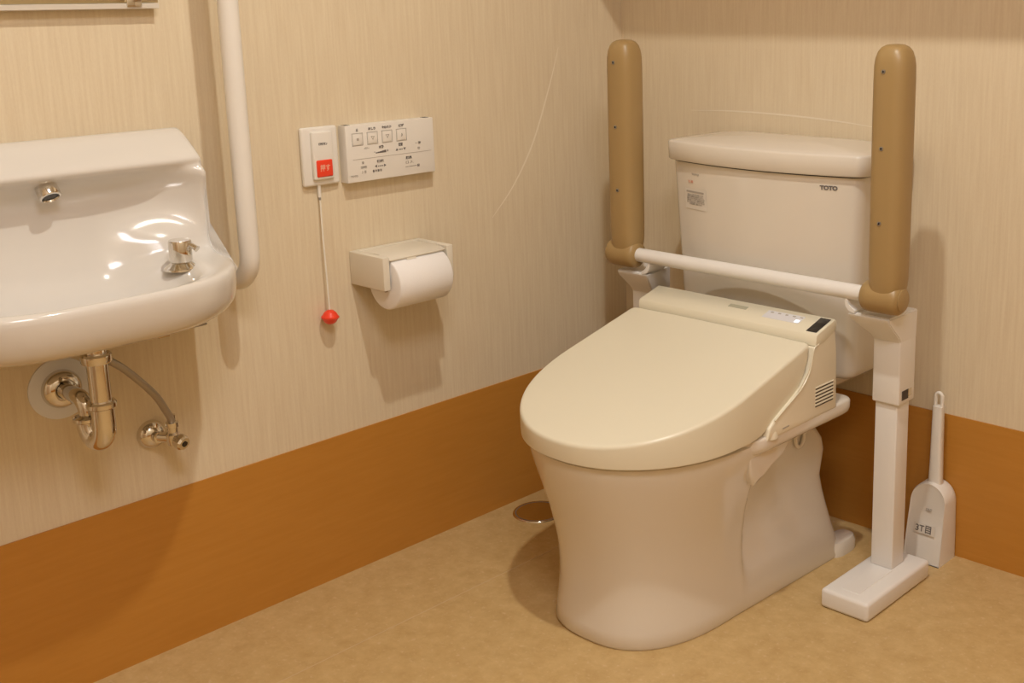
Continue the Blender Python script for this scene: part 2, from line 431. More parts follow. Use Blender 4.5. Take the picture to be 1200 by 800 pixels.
# washlet unit
UX0, UX1 = XC - 0.220, XC + 0.220
prof = [(-0.250, 0.352), (-0.256, 0.46), (-0.258, 0.502), (-0.264, 0.512), (-0.300, 0.494), (-0.314, 0.490), (-0.3285, 0.4845), (-0.335, 0.464), (-0.343, 0.443), (-0.364, 0.422), (-0.388, 0.409),
        (-0.420, 0.395), (-0.448, 0.382), (-0.464, 0.370), (-0.468, 0.3505)]
bm = bmesh.new(); prism(bm, prof, 0, UX0 + 0.018, UX1, 0.004, 3)
unit = obj('washlet_unit', bm, IVORY_D, toilet, ang=40)
unit['label'] = 'ivory heated seat control unit behind the lid'
def deck_z(y): return 0.5245 + (0.5085 - 0.5245) * (y + 0.262) / (-0.319 + 0.262)
bm = bmesh.new()                                                    # paler upper deck
pr = [(-0.2565, 0.5210), (-0.262, 0.5250), (-0.3190, 0.5092), (-0.3228, 0.5064), (-0.3236, 0.4880), (-0.300, 0.4880), (-0.2575, 0.505)]
prism(bm, pr, 0, UX0 + 0.014, UX1 + 0.0006, 0.0022, 3); obj('top_deck', bm, IVORY, unit, ang=60)
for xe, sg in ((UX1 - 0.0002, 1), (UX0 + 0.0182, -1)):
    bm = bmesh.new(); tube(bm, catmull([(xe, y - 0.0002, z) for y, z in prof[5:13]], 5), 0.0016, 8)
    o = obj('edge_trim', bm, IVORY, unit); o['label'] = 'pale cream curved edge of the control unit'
    bm = bmesh.new()                                                # foot flare in front of the unit's side
    lathe(bm, [(0.021, 0.0), (0.020, 0.006), (0.016, 0.020), (0.011, 0.028), (0.0, 0.030)], (XC + sg * 0.202, -0.448, 0.3495), n=28)
    obj('hinge_foot', bm, IVORY_D, unit)
bm = bmesh.new()
for i in range(6):
    z = 0.372 + i * 0.0066; rbox(bm, (UX1 - 0.001, -0.322, z), (UX1 + 0.0003, -0.264, z + 0.0024), 0)
obj('vent_slots', bm, DARK, unit, smooth=False)
bm = bmesh.new()
for i in range(6):
    z = 0.3748 + i * 0.0066; rbox(bm, (UX1 - 0.001, -0.323, z), (UX1 + 0.0014, -0.263, z + 0.0026), 0.0005, 1)
obj('vent_louvre', bm, IVORY, unit, smooth=False)
def on_deck(lox, hix, y0, y1, h, bev=0.0):
    bm = bmesh.new(); rbox(bm, (lox, y0, 0), (hix, y1, h), bev)
    for v in bm.verts: v.co.z += deck_z(v.co.y) + 0.0004
    return bm
o = obj('sensor_window', on_deck(0.7285, 0.7510, -0.3155, -0.2665, 0.0010, 0.0004), BLACK, unit); o['label'] = 'glossy black sensor window'
o = obj('badge', on_deck(0.529, 0.572, -0.287, -0.277, 0.0006), BADGE, unit, smooth=False); o['label'] = 'small grey-green name badge'
obj('button_panel', on_deck(0.618, 0.700, -0.299, -0.274, 0.0007), PANEL, unit, smooth=False)
for i in range(5):
    x = 0.626 + i * 0.0165
    obj('indicator', on_deck(x, x + 0.006, -0.2810, -0.2775, 0.0012), INK_L, unit, smooth=False)
o = obj('lit_indicator', on_deck(0.689, 0.6975, -0.2965, -0.2885, 0.0014), LED, unit); o['label'] = 'glowing pale blue indicator'
bm = bmesh.new(); rbox(bm, (UX1 - 0.001, -0.425, 0.3600), (UX1 + 0.0004, -0.405, 0.3625), 0)
obj('side_marking', bm, INK_L, unit, smooth=False)

# tank
def tank_ring(z, hw, yf, bul, rc, yb=-0.012):
    R = []
    n = 20; xe = hw - rc * 0.9
    for i in range(n + 1):
        x = xe * i / n; R.append((x, yf - bul * (1 - (x / hw) ** 2)))
    y0 = R[-1][1]; sl = 2 * bul * xe / hw ** 2
    for i in range(1, 8):
        a = PI / 2 * i / 7; R.append((xe + (hw - xe) * math.sin(a), y0 + sl * (hw - xe) * math.sin(a) * 0.4 + rc * (1 - math.cos(a))))
    for i in range(1, 6):
        t = i / 5; R.append((hw, R[8 + n - 1][1] + (yb - 0.02 - R[8 + n - 1][1]) * t))
    for i in range(1, 5):
        a = PI / 2 * i / 4; R.append((hw - 0.02 + 0.02 * math.cos(a), yb - 0.02 + 0.02 * math.sin(a)))
    return [(TC + x, y, z) for x, y in R] + [(TC - x, y, z) for x, y in reversed(R[1:])]
TC = 0.533
TB = 0.035
TOPZ = 0.774
def tank_front(x, z):
    t = (z - 0.39) / (TOPZ - 0.39); hw = 0.207 + 0.019 * t; return -(0.172 + 0.014 * t) - TB * (1 - ((x - TC) / hw) ** 2)
bm = bmesh.new(); rings = []
for z, d in [(0.376, 0.022), (0.379, 0.010), (0.386, 0.003), (0.398, 0.0)]:
    rings.append(tank_ring(z, 0.207 - d, -0.172 + d, TB, 0.022))
for i in range(1, 9):
    t = i / 8; rings.append(tank_ring(0.398 + (TOPZ - 0.398) * t, 0.207 + 0.019 * t, -0.172 - 0.014 * t, TB, 0.022))
loft(bm, rings)
tank = obj('tank', bm, CERAM, toilet, ang=50)
bm = bmesh.new(); rings = []
for z, d in [(TOPZ + 0.0045, 0.010), (TOPZ + 0.0035, 0.002), (TOPZ + 0.006, 0.0), (TOPZ + 0.0385, -0.001), (TOPZ + 0.0418, 0.0004), (TOPZ + 0.0432, 0.0030)]:
    rings.append(tank_ring(z, 0.237 - d, -0.194 + d, TB + 0.002, 0.024, -0.010 - d))
for s, z in ((0.88, 0.8210), (0.6, 0.8265), (0.3, 0.8290)):
    rings.append([(TC + (x - TC) * s, -0.10 + (y + 0.10) * s, z) for x, y, _ in rings[5]])
loft(bm, rings); obj('tank_lid', bm, CERAM, tank, ang=50)
bm = bmesh.new(); loft(bm, [tank_ring(TOPZ - 0.002, 0.222, -0.183, TB, 0.022), tank_ring(TOPZ + 0.005, 0.222, -0.183, TB, 0.022)]); obj('lid_gap_filler', bm, DARK, tank)  # dark-coloured ring stands in for the open gap under the lid
cf = lambda v: Vector((v.x, tank_front(v.x, v.z) - 0.0008 + (v.y + 0.3), v.z))
text('logo', 'TOTO', 0.0105, (0.6985, -0.3, 0.7535), PX, PZ, INK, tank, bold=0.0006, width=0.034, conform=cf)
def tank_patch(x0, x1, z0, z1, off, nx=10):
    bm = bmesh.new(); rows = []
    for k in (0, 1):
        z = z0 + (z1 - z0) * k
        rows.append([bm.verts.new((x0 + (x1 - x0) * i / nx, tank_front(x0 + (x1 - x0) * i / nx, z) - off, z)) for i in range(nx + 1)])
    for i in range(nx): bm.faces.new((rows[0][i], rows[0][i + 1], rows[1][i + 1], rows[1][i]))
    return bm
LX0, LX1, LZ0, LZ1 = 0.350, 0.414, 0.680, 0.722
lab = obj('caution_label', tank_patch(LX0, LX1, LZ0, LZ1, 0.0008), STICK, tank, recalc=False)
lab['label'] = 'white caution sticker with rows of dark print'
text('label_print', '取扱上のご注意 必ずお読みください\n使用前に説明書をお読みのうえ正しく\nお使いください 水を流すときはレバーを\n静かに回してください 凍結のおそれが\nあるときは水を抜いてください お手入れ\nは中性洗剤をご使用ください', 0.0038, ((LX0 + LX1) / 2, -0.3, (LZ0 + LZ1) / 2 - 0.001), PX, PZ, INK_L, tank, width=0.055, conform=lambda v: cf(v) + Vector((0, -0.0006, 0)))
hb = obj('label_heading', tank_patch(LX0 + 0.004, LX1 - 0.006, LZ1 - 0.008, LZ1 - 0.0045, 0.0014), INK_L, tank, recalc=False)
text('faint_print', 'TOTO', 0.0055, (0.383, -0.3, 0.752), PX, PZ, INK_L, tank, width=0.022, conform=cf)
text('faint_red_print', '注意', 0.006, (0.368, -0.3, 0.736), PX, PZ, PINK, tank, width=0.016, conform=cf)

# ------------------------------------------------------------------ flip-up armrest frame around the toilet
frame = thing('armrest_frame', 'white metal toilet armrest frame with two flipped-up tan padded arms', 'armrest frame', (XC, -0.2, 0.0))
AX, AY = 0.310, -0.247
for s in (1, -1):
    def X(x): return XC + s * (x - XC)
    def bx(lo, hi, b, seg=3):
        bm = bmesh.new(); a, c = sorted((X(lo[0]), X(hi[0]))); rbox(bm, (a, lo[1], lo[2]), (c, hi[1], hi[2]), b, seg); return bm
    bm = bx((0.791, -0.348, 0.0), (0.891, -0.118, 0.037), 0.007, 4)
    foot = obj('foot_plate', bm, WHITE, frame)
    bm = bmesh.new()                                                 # shallow raised ridge on the foot
    a, c = sorted((X(0.822), X(0.859)))
    for lo, hi in (((a, -0.325, 0.0362), (c, -0.206, 0.0382)),):
        rbox(bm, lo, hi, 0.0008, 1)
    obj('foot_ridge', bm, WHITE, foot)
    obj('post', bx((0.810, -0.203, 0.0365), (0.856, -0.158, 0.40), 0.0025), WHITE, frame)
    slv = obj('post_sleeve', bx((0.806, -0.209, 0.366), (0.862, -0.151, 0.50), 0.003), WHITE, frame)
    # small latch window on the outer side near the sleeve's foot
    obj('latch_slot', bx((0.8605, -0.198, 0.374), (0.8630, -0.175, 0.392), 0.0004, 1), DARK, slv)
    obj('latch_tab', bx((0.8605, -0.176, 0.378), (0.8640, -0.164, 0.392), 0.0008, 1), CHROME, slv)
    # flared bracket
    bm = bmesh.new()
    def q(x0, x1, y0, y1, z): return [(X(x0), y0, z), (X(x1), y0, z), (X(x1), y1, z), (X(max(x0, 0.803)), y1, z)]
    rings = [q(0.806, 0.862, -0.209, -0.151, 0.485), q(0.802, 0.8625, -0.214, -0.151, 0.495), q(0.779, 0.8630, -0.252, -0.151, 0.530), q(0.777, 0.8635, -0.256, -0.151, 0.540)]
    loft(bm, rings); bmesh.ops.bevel(bm, geom=[e for e in bm.edges], offset=0.002, segments=2, affect='EDGES')
    br = obj('bracket', bm, WHITE, frame)
    bm = bmesh.new()                                                 # upturned lip at the inner edge
    sec = [(0.792, 0.540), (0.780, 0.543), (0.773, 0.551), (0.771, 0.562), (0.774, 0.567), (0.778, 0.562), (0.780, 0.555), (0.786, 0.549), (0.794, 0.546)]
    prism(bm, [(X(x), z) for x, z in sec], 1, -0.256, -0.200, 0.0008, 1); obj('hook_lip', bm, WHITE, br)
    bm = bmesh.new(); a, c = sorted((X(0.79), X(0.862))); rbox(bm, (a, -0.250, 0.539), (c, -0.175, 0.5415), 0.0005, 1)
    obj('bracket_pad', bm, WHITE, br)
    # the arm: padded upright with rounded end, flat screwed face to the front, and hinge barrel
    bm = bmesh.new(); cx = XC + s * AX; rings = []; n = 28
    def sect(z, k, dx=0.0):
        r = []
        for i in range(n):
            a = 2 * PI * i / n; e = 0.72; sh = 0.004 + (0.003 if s > 0 else 0.002 * (1.0 - z))
            ux = math.copysign(abs(math.cos(a)) ** e, math.cos(a)); uy = math.copysign(abs(math.sin(a)) ** e, math.sin(a))
            r.append((cx + sh + 0.0335 * ux * k, AY + 0.004 + (0.031 if uy > 0 else 0.033) * uy * k, z))
        return r
    top = 1.020
    for z, k in [(0.575, 0.80), (0.60, 0.93), (0.615, 0.97), (0.64, 0.985), (0.80, 1.0), (0.96, 1.0), (0.984, 0.985), (0.997, 0.93), (1.008, 0.82), (1.015, 0.66), (1.019, 0.42), (top, 0.15)]:
        rings.append(sect(z, k))
    loft(bm, rings)
    lathe(bm, [(0.0, -0.0395), (0.017, -0.0390), (0.024, -0.0365), (0.0275, -0.032), (0.0285, -0.020), (0.0285, 0.020), (0.0275, 0.032), (0.024, 0.0365), (0.017, 0.039), (0.0, 0.0395)], (cx, AY, 0.577), (1, 0, 0), 36)
    arm = obj('armrest', bm, TAN, frame, ang=60); arm['label'] = 'tan urethane padded arm, flipped upright'
    bm = bmesh.new(); lathe(bm, [(0.0, 0.0), (0.020, 0.0), (0.020, 0.0018), (0.017, 0.003), (0.0, 0.003)], (cx + s * 0.0385, AY, 0.577), (s, 0, 0), 32)
    obj('hinge_cap', bm, TAN, arm)
    for z in (0.975, 0.845, 0.715):
        bm = bmesh.new(); xx = cx + (0.0035 if s > 0 else 0.002 + 0.02 * (1 - z))
        lathe(bm, [(0.0, 0.0), (0.0038, 0.0), (0.0038, 0.0012), (0.0, 0.0016)], (xx, AY - 0.0285, z), (0, -1, 0), 14); obj('screw', bm, BRUSHED, arm)
        bm = bmesh.new(); lathe(bm, [(0.0, 0.0), (0.0018, 0.0), (0.0018, 0.0020), (0.0, 0.0020)], (xx, AY - 0.0285, z), (0, -1, 0), 10); obj('screw_socket', bm, BLACK, arm)
bm = bmesh.new(); tube(bm, [(XC - 0.276, -0.247, 0.578), (XC + 0.276, -0.247, 0.578)], 0.0145, 28)
obj('crossbar', bm, WHITE, frame)

# ------------------------------------------------------------------ brush and its holder
bc = Vector((0.848, -0.042, 0.0))
hold = thing('toilet_brush_holder', 'white plastic arched toilet brush holder on the floor by the frame post', 'brush holder', bc)
bm = bmesh.new(); rings = []
def arch(hw, h, n=18):
    P = [(-hw, 0.0), (-hw * 0.985, h * 0.35)]
    r = hw * 0.94
    for i in range(n + 1):
        a = PI - PI * i / n; P.append((hw * 0.94 * math.cos(a), (h - r) + r * math.sin(a)))
    P += [(hw * 0.985, h * 0.35), (hw, 0.0)]; return P
A0 = arch(0.040, 0.160)
for y, sc, lean in [(-0.0715, 0.94, 0), (-0.0745, 0.985, 0), (-0.0720, 1.0, 0), (-0.013, 1.0, 0), (-0.007, 0.985, 0), (-0.005, 0.95, 0)]:
    # slab stands upright at the back; its face slopes back towards the top
    r = []
    for x, z in A0:
        zz = z * (sc if z > 0 else 1); yy = y + (0.026 * (zz / 0.16) if y < -0.05 else 0.0)
        r.append((bc.x + x * sc, yy, zz))
    rings.append(r)
loft(bm, rings)
ho = obj('holder_body', bm, WHITEP, hold, ang=45)
def hf(v): return Vector((v.x, -0.0752 + 0.026 * v.z / 0.16 + (v.y + 0.3), v.z))
text('small_mark', 'TOILET', 0.006, (0.853, -0.3, 0.108), PX, PZ, INK_L, hold, width=0.014, conform=hf, bold=0.0003)
bm = bmesh.new()
for x0, x1, z0, z1 in ((0.825, 0.871, 0.058, 0.078),):
    vs_ = [bm.verts.new(hf(Vector(p))) for p in ((x0, -0.3, z0), (x1, -0.3, z0), (x1, -0.3, z1), (x0, -0.3, z1))]; bm.faces.new(vs_)
for v in bm.verts: v.co.y += 0.0001
o = obj('name_sticker', bm, STICK, hold, smooth=False, recalc=False)
text('sticker_print', '3T目', 0.0175, (0.847, -0.3, 0.0675), PX, PZ, INK, hold, width=0.034, conform=lambda v: hf(v) + Vector((0, -0.0003, 0)), bold=0.0003)
brush = thing('toilet_brush', 'white plastic toilet brush handle standing in the arched holder', 'toilet brush', (0.851, -0.030, 0.1505))
bm = bmesh.new(); HX, HY = 0.851, -0.030
rings = []
def rr(z, w, d, cx=0.0):
    r = []
    for i in range(20):
        a = 2 * PI * i / 20; ux = math.copysign(abs(math.cos(a)) ** 0.5, math.cos(a)); uy = math.copysign(abs(math.sin(a)) ** 0.5, math.sin(a))
        r.append((HX + cx + w * ux, HY + d * uy, z))
    return r
for z, w, d in [(0.1505, 0.0138, 0.0095), (0.156, 0.0138, 0.0095), (0.20, 0.0122, 0.0095), (0.25, 0.0112, 0.0095), (0.285, 0.0108, 0.0095), (0.292, 0.0105, 0.0090), (0.316, 0.0105, 0.0090)]:
    rings.append(rr(z, w, d))
loft(bm, rings)
obj('handle', bm, WHITEP, brush)
bm = bmesh.new()                                                     # hanging loop at the end
lp = [(HX - 0.0070, HY, 0.311), (HX - 0.0070, HY, 0.332), (HX - 0.0060, HY, 0.339), (HX, HY, 0.343), (HX + 0.0060, HY, 0.339), (HX + 0.0070, HY, 0.332), (HX + 0.0070, HY, 0.311)]
tube(bm, catmull(lp, 4), 0.0036, 10)
obj('hanging_loop', bm, WHITEP, brush)

# ------------------------------------------------------------------ floor drain
dr = thing('floor_drain', 'round ribbed steel drain cover set in the floor beside the toilet', 'drain cover', (0.086, -0.393, 0.0))
bm = bmesh.new(); pr = [(0.0, 0.0012), (0.012, 0.0012), (0.014, 0.0003), (0.016, 0.0003), (0.018, 0.0012), (0.026, 0.0012), (0.028, 0.0003), (0.030, 0.0012), (0.038, 0.0012), (0.040, 0.0002), (0.042, 0.0002), (0.044, 0.0018), (0.052, 0.0020), (0.0545, 0.0008), (0.055, 0.0001)]
lathe(bm, pr, (0.086, -0.393, 0.0), n=64); obj('drain_cover', bm, BRUSHED, dr, ang=25)
bm = bmesh.new(); lathe(bm, [(0.0505, 0.0019), (0.0545, 0.0023), (0.0562, 0.0010), (0.0566, 0.0001)], (0.086, -0.393, 0.0), n=64); 
obj('drain_rim', bm, CHROME, dr)

# ------------------------------------------------------------------ paper holder and roll
YA, YB = -0.776, -0.611
ph = thing('paper_holder', 'cream plastic toilet paper holder on the left wall', 'paper holder', (0.0, (YA + YB) / 2, 0.61))
for a, b, nm in ((YA, YA + 0.0145, 'side_plate'), (YB - 0.0145, YB, 'side_plate')):
    bm = bmesh.new(); rbox(bm, (0.001, a, 0.577), (0.106, b, 0.6405), 0.0018); obj(nm, bm, HOLD, ph)
bm = bmesh.new(); rbox(bm, (0.001, YA + 0.0146, 0.577), (0.010, YB - 0.0146, 0.6395), 0.001); rbox(bm, (0.001, YA + 0.0146, 0.634), (0.016, YB - 0.0146, 0.6405), 0.0008)
obj('back_plate', bm, HOLD, ph)
bm = bmesh.new(); fl = [(0.017, 0.6395), (0.070, 0.641), (0.100, 0.6375), (0.107, 0.634), (0.106, 0.6315), (0.098, 0.634), (0.070, 0.637), (0.017, 0.635)]
prism(bm, [(x, z) for x, z in fl], 1, YA + 0.0155, YB - 0.0190, 0.0007, 1); obj('cover_flap', bm, HOLD, ph, ang=50)
bm = bmesh.new(); prism(bm, [(0.098, 0.6335), (0.106, 0.6315), (0.108, 0.6285), (0.104, 0.6275), (0.096, 0.6300)], 1, -0.722, -0.700, 0.0005, 1); obj('cutter_tab', bm, HOLD, ph)
bm = bmesh.new()
RCX, RCZ, RR = 0.0815, 0.5855, 0.0500
prol = [(0.0165, -0.0625), (0.047, -0.0625), (0.0488, -0.0618), (RR, -0.060), (RR, 0.060), (0.0488, 0.0618), (0.047, 0.0625), (0.0165, 0.0625), (0.0165, -0.0625)]
rings_loc = (RCX, -0.6950, RCZ)
lathe(bm, prol, rings_loc, (0, 1, 0), 56)
bmesh.ops.delete(bm, geom=[f for f in bm.faces if len(f.verts) > 8], context='FACES')
roll = thing('toilet_paper_roll', 'white roll of toilet paper hanging in the cream holder', 'toilet paper', (RCX, -0.695, RCZ))
obj('paper', bm, PAPER, roll, ang=40)
bm = bmesh.new(); lathe(bm, [(0.0163, -0.0618), (0.0163, 0.0618), (0.0152, 0.0618), (0.0152, -0.0618), (0.0163, -0.0618)], rings_loc, (0, 1, 0), 32)
bmesh.ops.delete(bm, geom=[f for f in bm.faces if len(f.verts) > 8], context='FACES'); obj('core', bm, CARD, roll)
bm = bmesh.new(); tube(bm, [(RCX - 0.002, YA + 0.012, RCZ + 0.004), (RCX - 0.002, YB - 0.012, RCZ + 0.004)], 0.0095, 20); obj('roller', bm, HOLD, ph)

# ------------------------------------------------------------------ emergency call switch with pull cord
cs = thing('emergency_call_switch', 'white emergency call switch with red button and pull cord on the left wall', 'call switch', (0.0, -0.8285, 0.828))
bm = bmesh.new(); rbox(bm, (0.0, -0.866, 0.774), (0.011, -0.790, 0.881), 0.0045, 4); pl = obj('wall_plate', bm, WHITEP, cs)
bm = bmesh.new(); rbox(bm, (0.009, -0.849, 0.7855), (0.019, -0.806, 0.873), 0.003, 3); obj('switch_body', bm, WHITEP, cs)
bm = bmesh.new(); rbox(bm, (0.017, -0.8440, 0.7905), (0.0212, -0.8105, 0.8215), 0.0025, 3); rb = obj('red_button', bm, RED, cs); rb['label'] = 'square red push button'
text('button_print', '押す', 0.013, (0.0213, -0.8272, 0.8062), PY, PZ, PINK, rb, width=0.021, bold=0.0003)
text('switch_print', '呼出ボタン', 0.0055, (0.0191, -0.8275, 0.8500), PY, PZ, INK, cs, width=0.018, bold=0.0003)
bm = bmesh.new(); tube(bm, [(0.006, -0.8335, 0.777), (0.006, -0.8340, 0.752)], 0.0032, 12); obj('cord_guide', bm, WHITEP, cs)
bm = bmesh.new(); tube(bm, [(0.0065, -0.8340, 0.757), (0.0068, -0.8345, 0.747)], 0.0022, 10); obj('cord_clip', bm, BRUSHED, cs)
bm = bmesh.new(); tube(bm, catmull([(0.007, -0.8342, 0.752), (0.011, -0.8365, 0.68), (0.016, -0.8380, 0.60), (0.019, -0.8390, 0.54)], 5), 0.0016, 8); obj('pull_cord', bm, CORD, cs)
bm = bmesh.new(); lathe(bm, [(0.0, -0.0135), (0.006, -0.0125), (0.011, -0.009), (0.0148, -0.0025), (0.0165, -0.0012), (0.0165, 0.0012), (0.0148, 0.0025), (0.011, 0.009), (0.006, 0.0130), (0.0, 0.0145)], (0.0195, -0.8392, 0.528), (0, 0.05, 1), 28)
kb = obj('pull_knob', bm, RED, cs, ang=30); kb['label'] = 'red saucer-shaped pull knob'

# ------------------------------------------------------------------ washlet remote
rc = thing('remote_control', 'white wall-mounted toilet remote with square buttons on the left wall', 'remote control', (0.0, -0.68, 0.825))
R0, R1, Z0, Z1 = -0.7815, -0.578, 0.7725, 0.8785
bm = bmesh.new(); prism(bm, [(R0, Z0), (R1, Z0), (R1, Z1), (R0, Z1)], 0, 0.0, 0.0235, 0.0012, 2); rbd = obj('remote_body', bm, WHITEP, rc)
for y in (R0 + 0.004, R1 - 0.016):
    bm = bmesh.new(); rbox(bm, (0.004, y, Z1 - 0.002), (0.0175, y + 0.011, Z1 + 0.0004), 0); obj('slot', bm, DARK, rc, smooth=False)
def frame_bm(y0, y1, z0, z1, x, t):
    bm = bmesh.new()
    for a, b, c, d in ((y0, y1, z0, z0 + t), (y0, y1, z1 - t, z1), (y0, y0 + t, z0, z1), (y1 - t, y1, z0, z1)): rbox(bm, (x, a, c), (x + 0.0006, b, d), 0)
    return bm
FX = 0.0236
for i, (lab_, w) in enumerate((('止', 0.005), ('おしり', 0.016), ('やわらか', 0.022), ('ビデ', 0.012))):
    yc = R0 + 0.0255 + i * 0.0335
    bm = bmesh.new(); rbox(bm, (0.0225, yc - 0.0105, 0.8415), (0.0247, yc + 0.0105, 0.8620), 0.0012, 2); b_ = obj('button', bm, WHITEP, rc)
    obj('button_outline', frame_bm(yc - 0.0120, yc + 0.0120, 0.8400, 0.8635, FX - 0.0001, 0.0008), INK_L, b_, smooth=False)
    text('button_print', lab_, 0.0055, (FX + 0.0002, yc, 0.8690), PY, PZ, INK, b_, width=w, bold=0.0003)
    text('button_symbol', ('■', '▽', '▽', '♪')[i], 0.009 if i else 0.006, (0.0249, yc, 0.8515), PY, PZ, INK if i == 3 else INK_L, b_, bold=0.0001)
def rt(s, y, z, size=0.0045, m=INK, w=None): text('panel_print', s, size, (FX + 0.0002, y, z), PY, PZ, m, rc, width=w, bold=0.0002)
rt('パワー', -0.7365, 0.8335, 0.0042, INK_L, 0.012); rt('水勢', -0.704, 0.8330, 0.006, INK, 0.011); rt('− ▂▃▄▅▆ ＋', -0.704, 0.8245, 0.0055, INK, 0.033)
rt('位置', -0.659, 0.8330, 0.0065, INK, 0.010); rt('▲ ▪▪▪ ▼', -0.659, 0.8240, 0.0055, INK, 0.024); rt('・停', -0.6180, 0.8320, 0.0055, INK, 0.012); rt('切', -0.6160, 0.8220, 0.005, INK_L, 0.006)
obj('divider_line', (lambda bm: (rbox(bm, (FX - 0.0001, R0 + 0.013, 0.8145), (FX + 0.0004, R1 - 0.008, 0.8152), 0), bm)[1])(bmesh.new()), INK_L, rc, smooth=False)
rt('音', -0.747, 0.8070, 0.005, INK_L); rt('便座', -0.7080, 0.8065, 0.0055, INK, 0.016); rt('◀ ▪▪▪▪ ▶', -0.7080, 0.7975, 0.0055, INK, 0.026)
rt('節電', -0.7460, 0.7985, 0.0045, INK_L, 0.014); rt('入 切', -0.7460, 0.7895, 0.006, INK_L, 0.010); rt('低 中 高 切', -0.7160, 0.7890, 0.005, INK, 0.021)
rt('TOTO', -0.7680, 0.7840, 0.0045, INK_L, 0.016)
rt('脱臭', -0.6410, 0.8060, 0.0058, INK, 0.015); rt('□ 入', -0.6400, 0.7970, 0.0058, INK_L, 0.018); rt('─ ─── ▣', -0.6330, 0.7885, 0.0062, INK, 0.033)

# ------------------------------------------------------------------ vertical grab bar
gb = thing('grab_bar', 'white vertical grab bar on the left wall beside the wash basin', 'grab bar', (0.0, -1.035, 0.66))
bm = bmesh.new(); GX, GY, GR = 0.098, -1.036, 0.0165
path = [(0.0, GY, 0.640), (0.045, GY, 0.640)]
for i in range(1, 9):
    a = PI / 2 * i / 8; path.append((0.045 + (GX - 0.045) * math.sin(a), GY, 0.640 + 0.053 * (1 - math.cos(a))))
path += [(GX, GY, 0.80), (GX, GY, 1.10), (GX, GY, 1.40)]
for i in range(0, 9):
    a = PI / 2 * i / 8; path.append((0.045 + (GX - 0.045) * math.cos(a), GY, 1.447 + 0.053 * math.sin(a)))
path.append((0.0, GY, 1.50)); tube(bm, path, GR, 28); obj('bar', bm, WHITEP, gb)
for z in (0.640, 1.50):
    bm = bmesh.new(); lathe(bm, [(0.0, 0.0), (0.031, 0.0), (0.031, 0.004), (0.024, 0.010), (0.0, 0.010)], (0.0, GY, z), (1, 0, 0), 32); obj('wall_flange', bm, WHITEP, gb)

# ------------------------------------------------------------------ wash basin
YC, HW = -1.335, 0.236
basin = thing('wash_basin', 'ivory ceramic wall-hung wash basin with high splashback and small spout', 'wash basin', (0.0, YC, 0.62))
def section(v):
    a = min(1.0, abs(v)); y = YC + HW * v
    xf = 0.156 + 0.114 * max(0.0, 1 - a ** 3.4) ** 0.75
    b = 1 - ss(0.28, 0.80, a); zb = 0.6205 + 0.018 * a ** 4
    xr = 0.079 - 0.048 * (1 - a ** 4) ** 0.8
    L = lambda p, q: p + (q - p) * b
    P = [(0.0, zb), (0.0, 0.75), (0.0, 0.898), (0.003, 0.9045), (0.018, 0.9050), (0.046, 0.887), (0.073, 0.8665), (0.0795, 0.8610), (0.0800, 0.8545), (0.0755, 0.8490),
         (xr + 0.018, 0.8400), (xr + 0.004, 0.822), (xr, 0.795), (xr + 0.002, 0.765),
         (L(max(xr, 0.079), xr + 0.006), 0.742), (L(0.082, xr + 0.014), L(0.722, 0.712)), (L(0.092, xr + 0.030), L(0.711, 0.678)),
         (L(0.092 + (xf - 0.092) * 0.18, 0.105), L(0.707, 0.652)), (L(0.092 + (xf - 0.092) * 0.40, 0.150), L(0.7055, 0.643)), (L(0.092 + (xf - 0.092) * 0.6, xf - 0.062), L(0.7045, 0.650)),
         (L(0.092 + (xf - 0.092) * 0.75, xf - 0.036), L(0.7035, 0.675)), (L(0.092 + (xf - 0.092) * 0.85, xf - 0.023), L(0.7025, 0.6960)), (xf - 0.0085, 0.7015),
         (xf - 0.001, 0.6970), (xf + 0.0008, 0.688), (xf - 0.0015, 0.668), (xf - 0.008, 0.645), (xf - 0.018, zb + 0.011), (xf - 0.036, zb), (xf * 0.45, zb)]
    return [(x, y, z) for x, z in P]
bm = bmesh.new(); rings = []
vv = [-1 + 2 * i / 48 for i in range(49)]
def shrink(r, dy, k):
    cx = sum(p[0] for p in r) / len(r); cz = sum(p[2] for p in r) / len(r)
    return [(max(0, p[0] - (k if p[0] > 0.001 else 0)), p[1] + dy, p[2] + (k if p[2] < cz - 0.06 else (-k if p[2] > 0.70 else 0))) for p in r]
rings.append(shrink(section(-1), -0.0055, 0.006)); rings.append(shrink(section(-1), -0.004, 0.002))
rings += [section(v) for v in vv]
rings.append(shrink(section(1), 0.004, 0.002)); rings.append(shrink(section(1), 0.0055, 0.006))
loft(bm, rings)
bb = obj('basin', bm, CERAM_B, basin, sub=1, ang=180)
sp = Vector((0.040, -1.330, 0.853)); SA = (0.60, 0.03, -0.80)
bm = bmesh.new(); lathe(bm, [(0.0150, -0.016), (0.0155, 0.000), (0.0158, 0.020), (0.0162, 0.036), (0.0152, 0.0380), (0.0125, 0.0385), (0.0115, 0.035), (0.0, 0.0345)], sp, SA, 32)
spo = obj('spout', bm, CHROME, basin); spo['label'] = 'short chrome spout in the splashback'
bm = bmesh.new(); lathe(bm, [(0.0, 0.0348), (0.0112, 0.0348), (0.0112, 0.0358), (0.0, 0.0358)], sp, SA, 24); obj('aerator', bm, BLACK, spo)
kx, ky, kz = 0.134, -1.174, 0.6965
bm = bmesh.new(); lathe(bm, [(0.027, 0.0), (0.0265, 0.003), (0.018, 0.009), (0.0140, 0.013), (0.0140, 0.014)], (kx, ky, kz), (0, 0, 1), 36)
kn = obj('tap_knob', bm, CHROME, basin); kn['label'] = 'chrome cylindrical tap knob on the right wing'
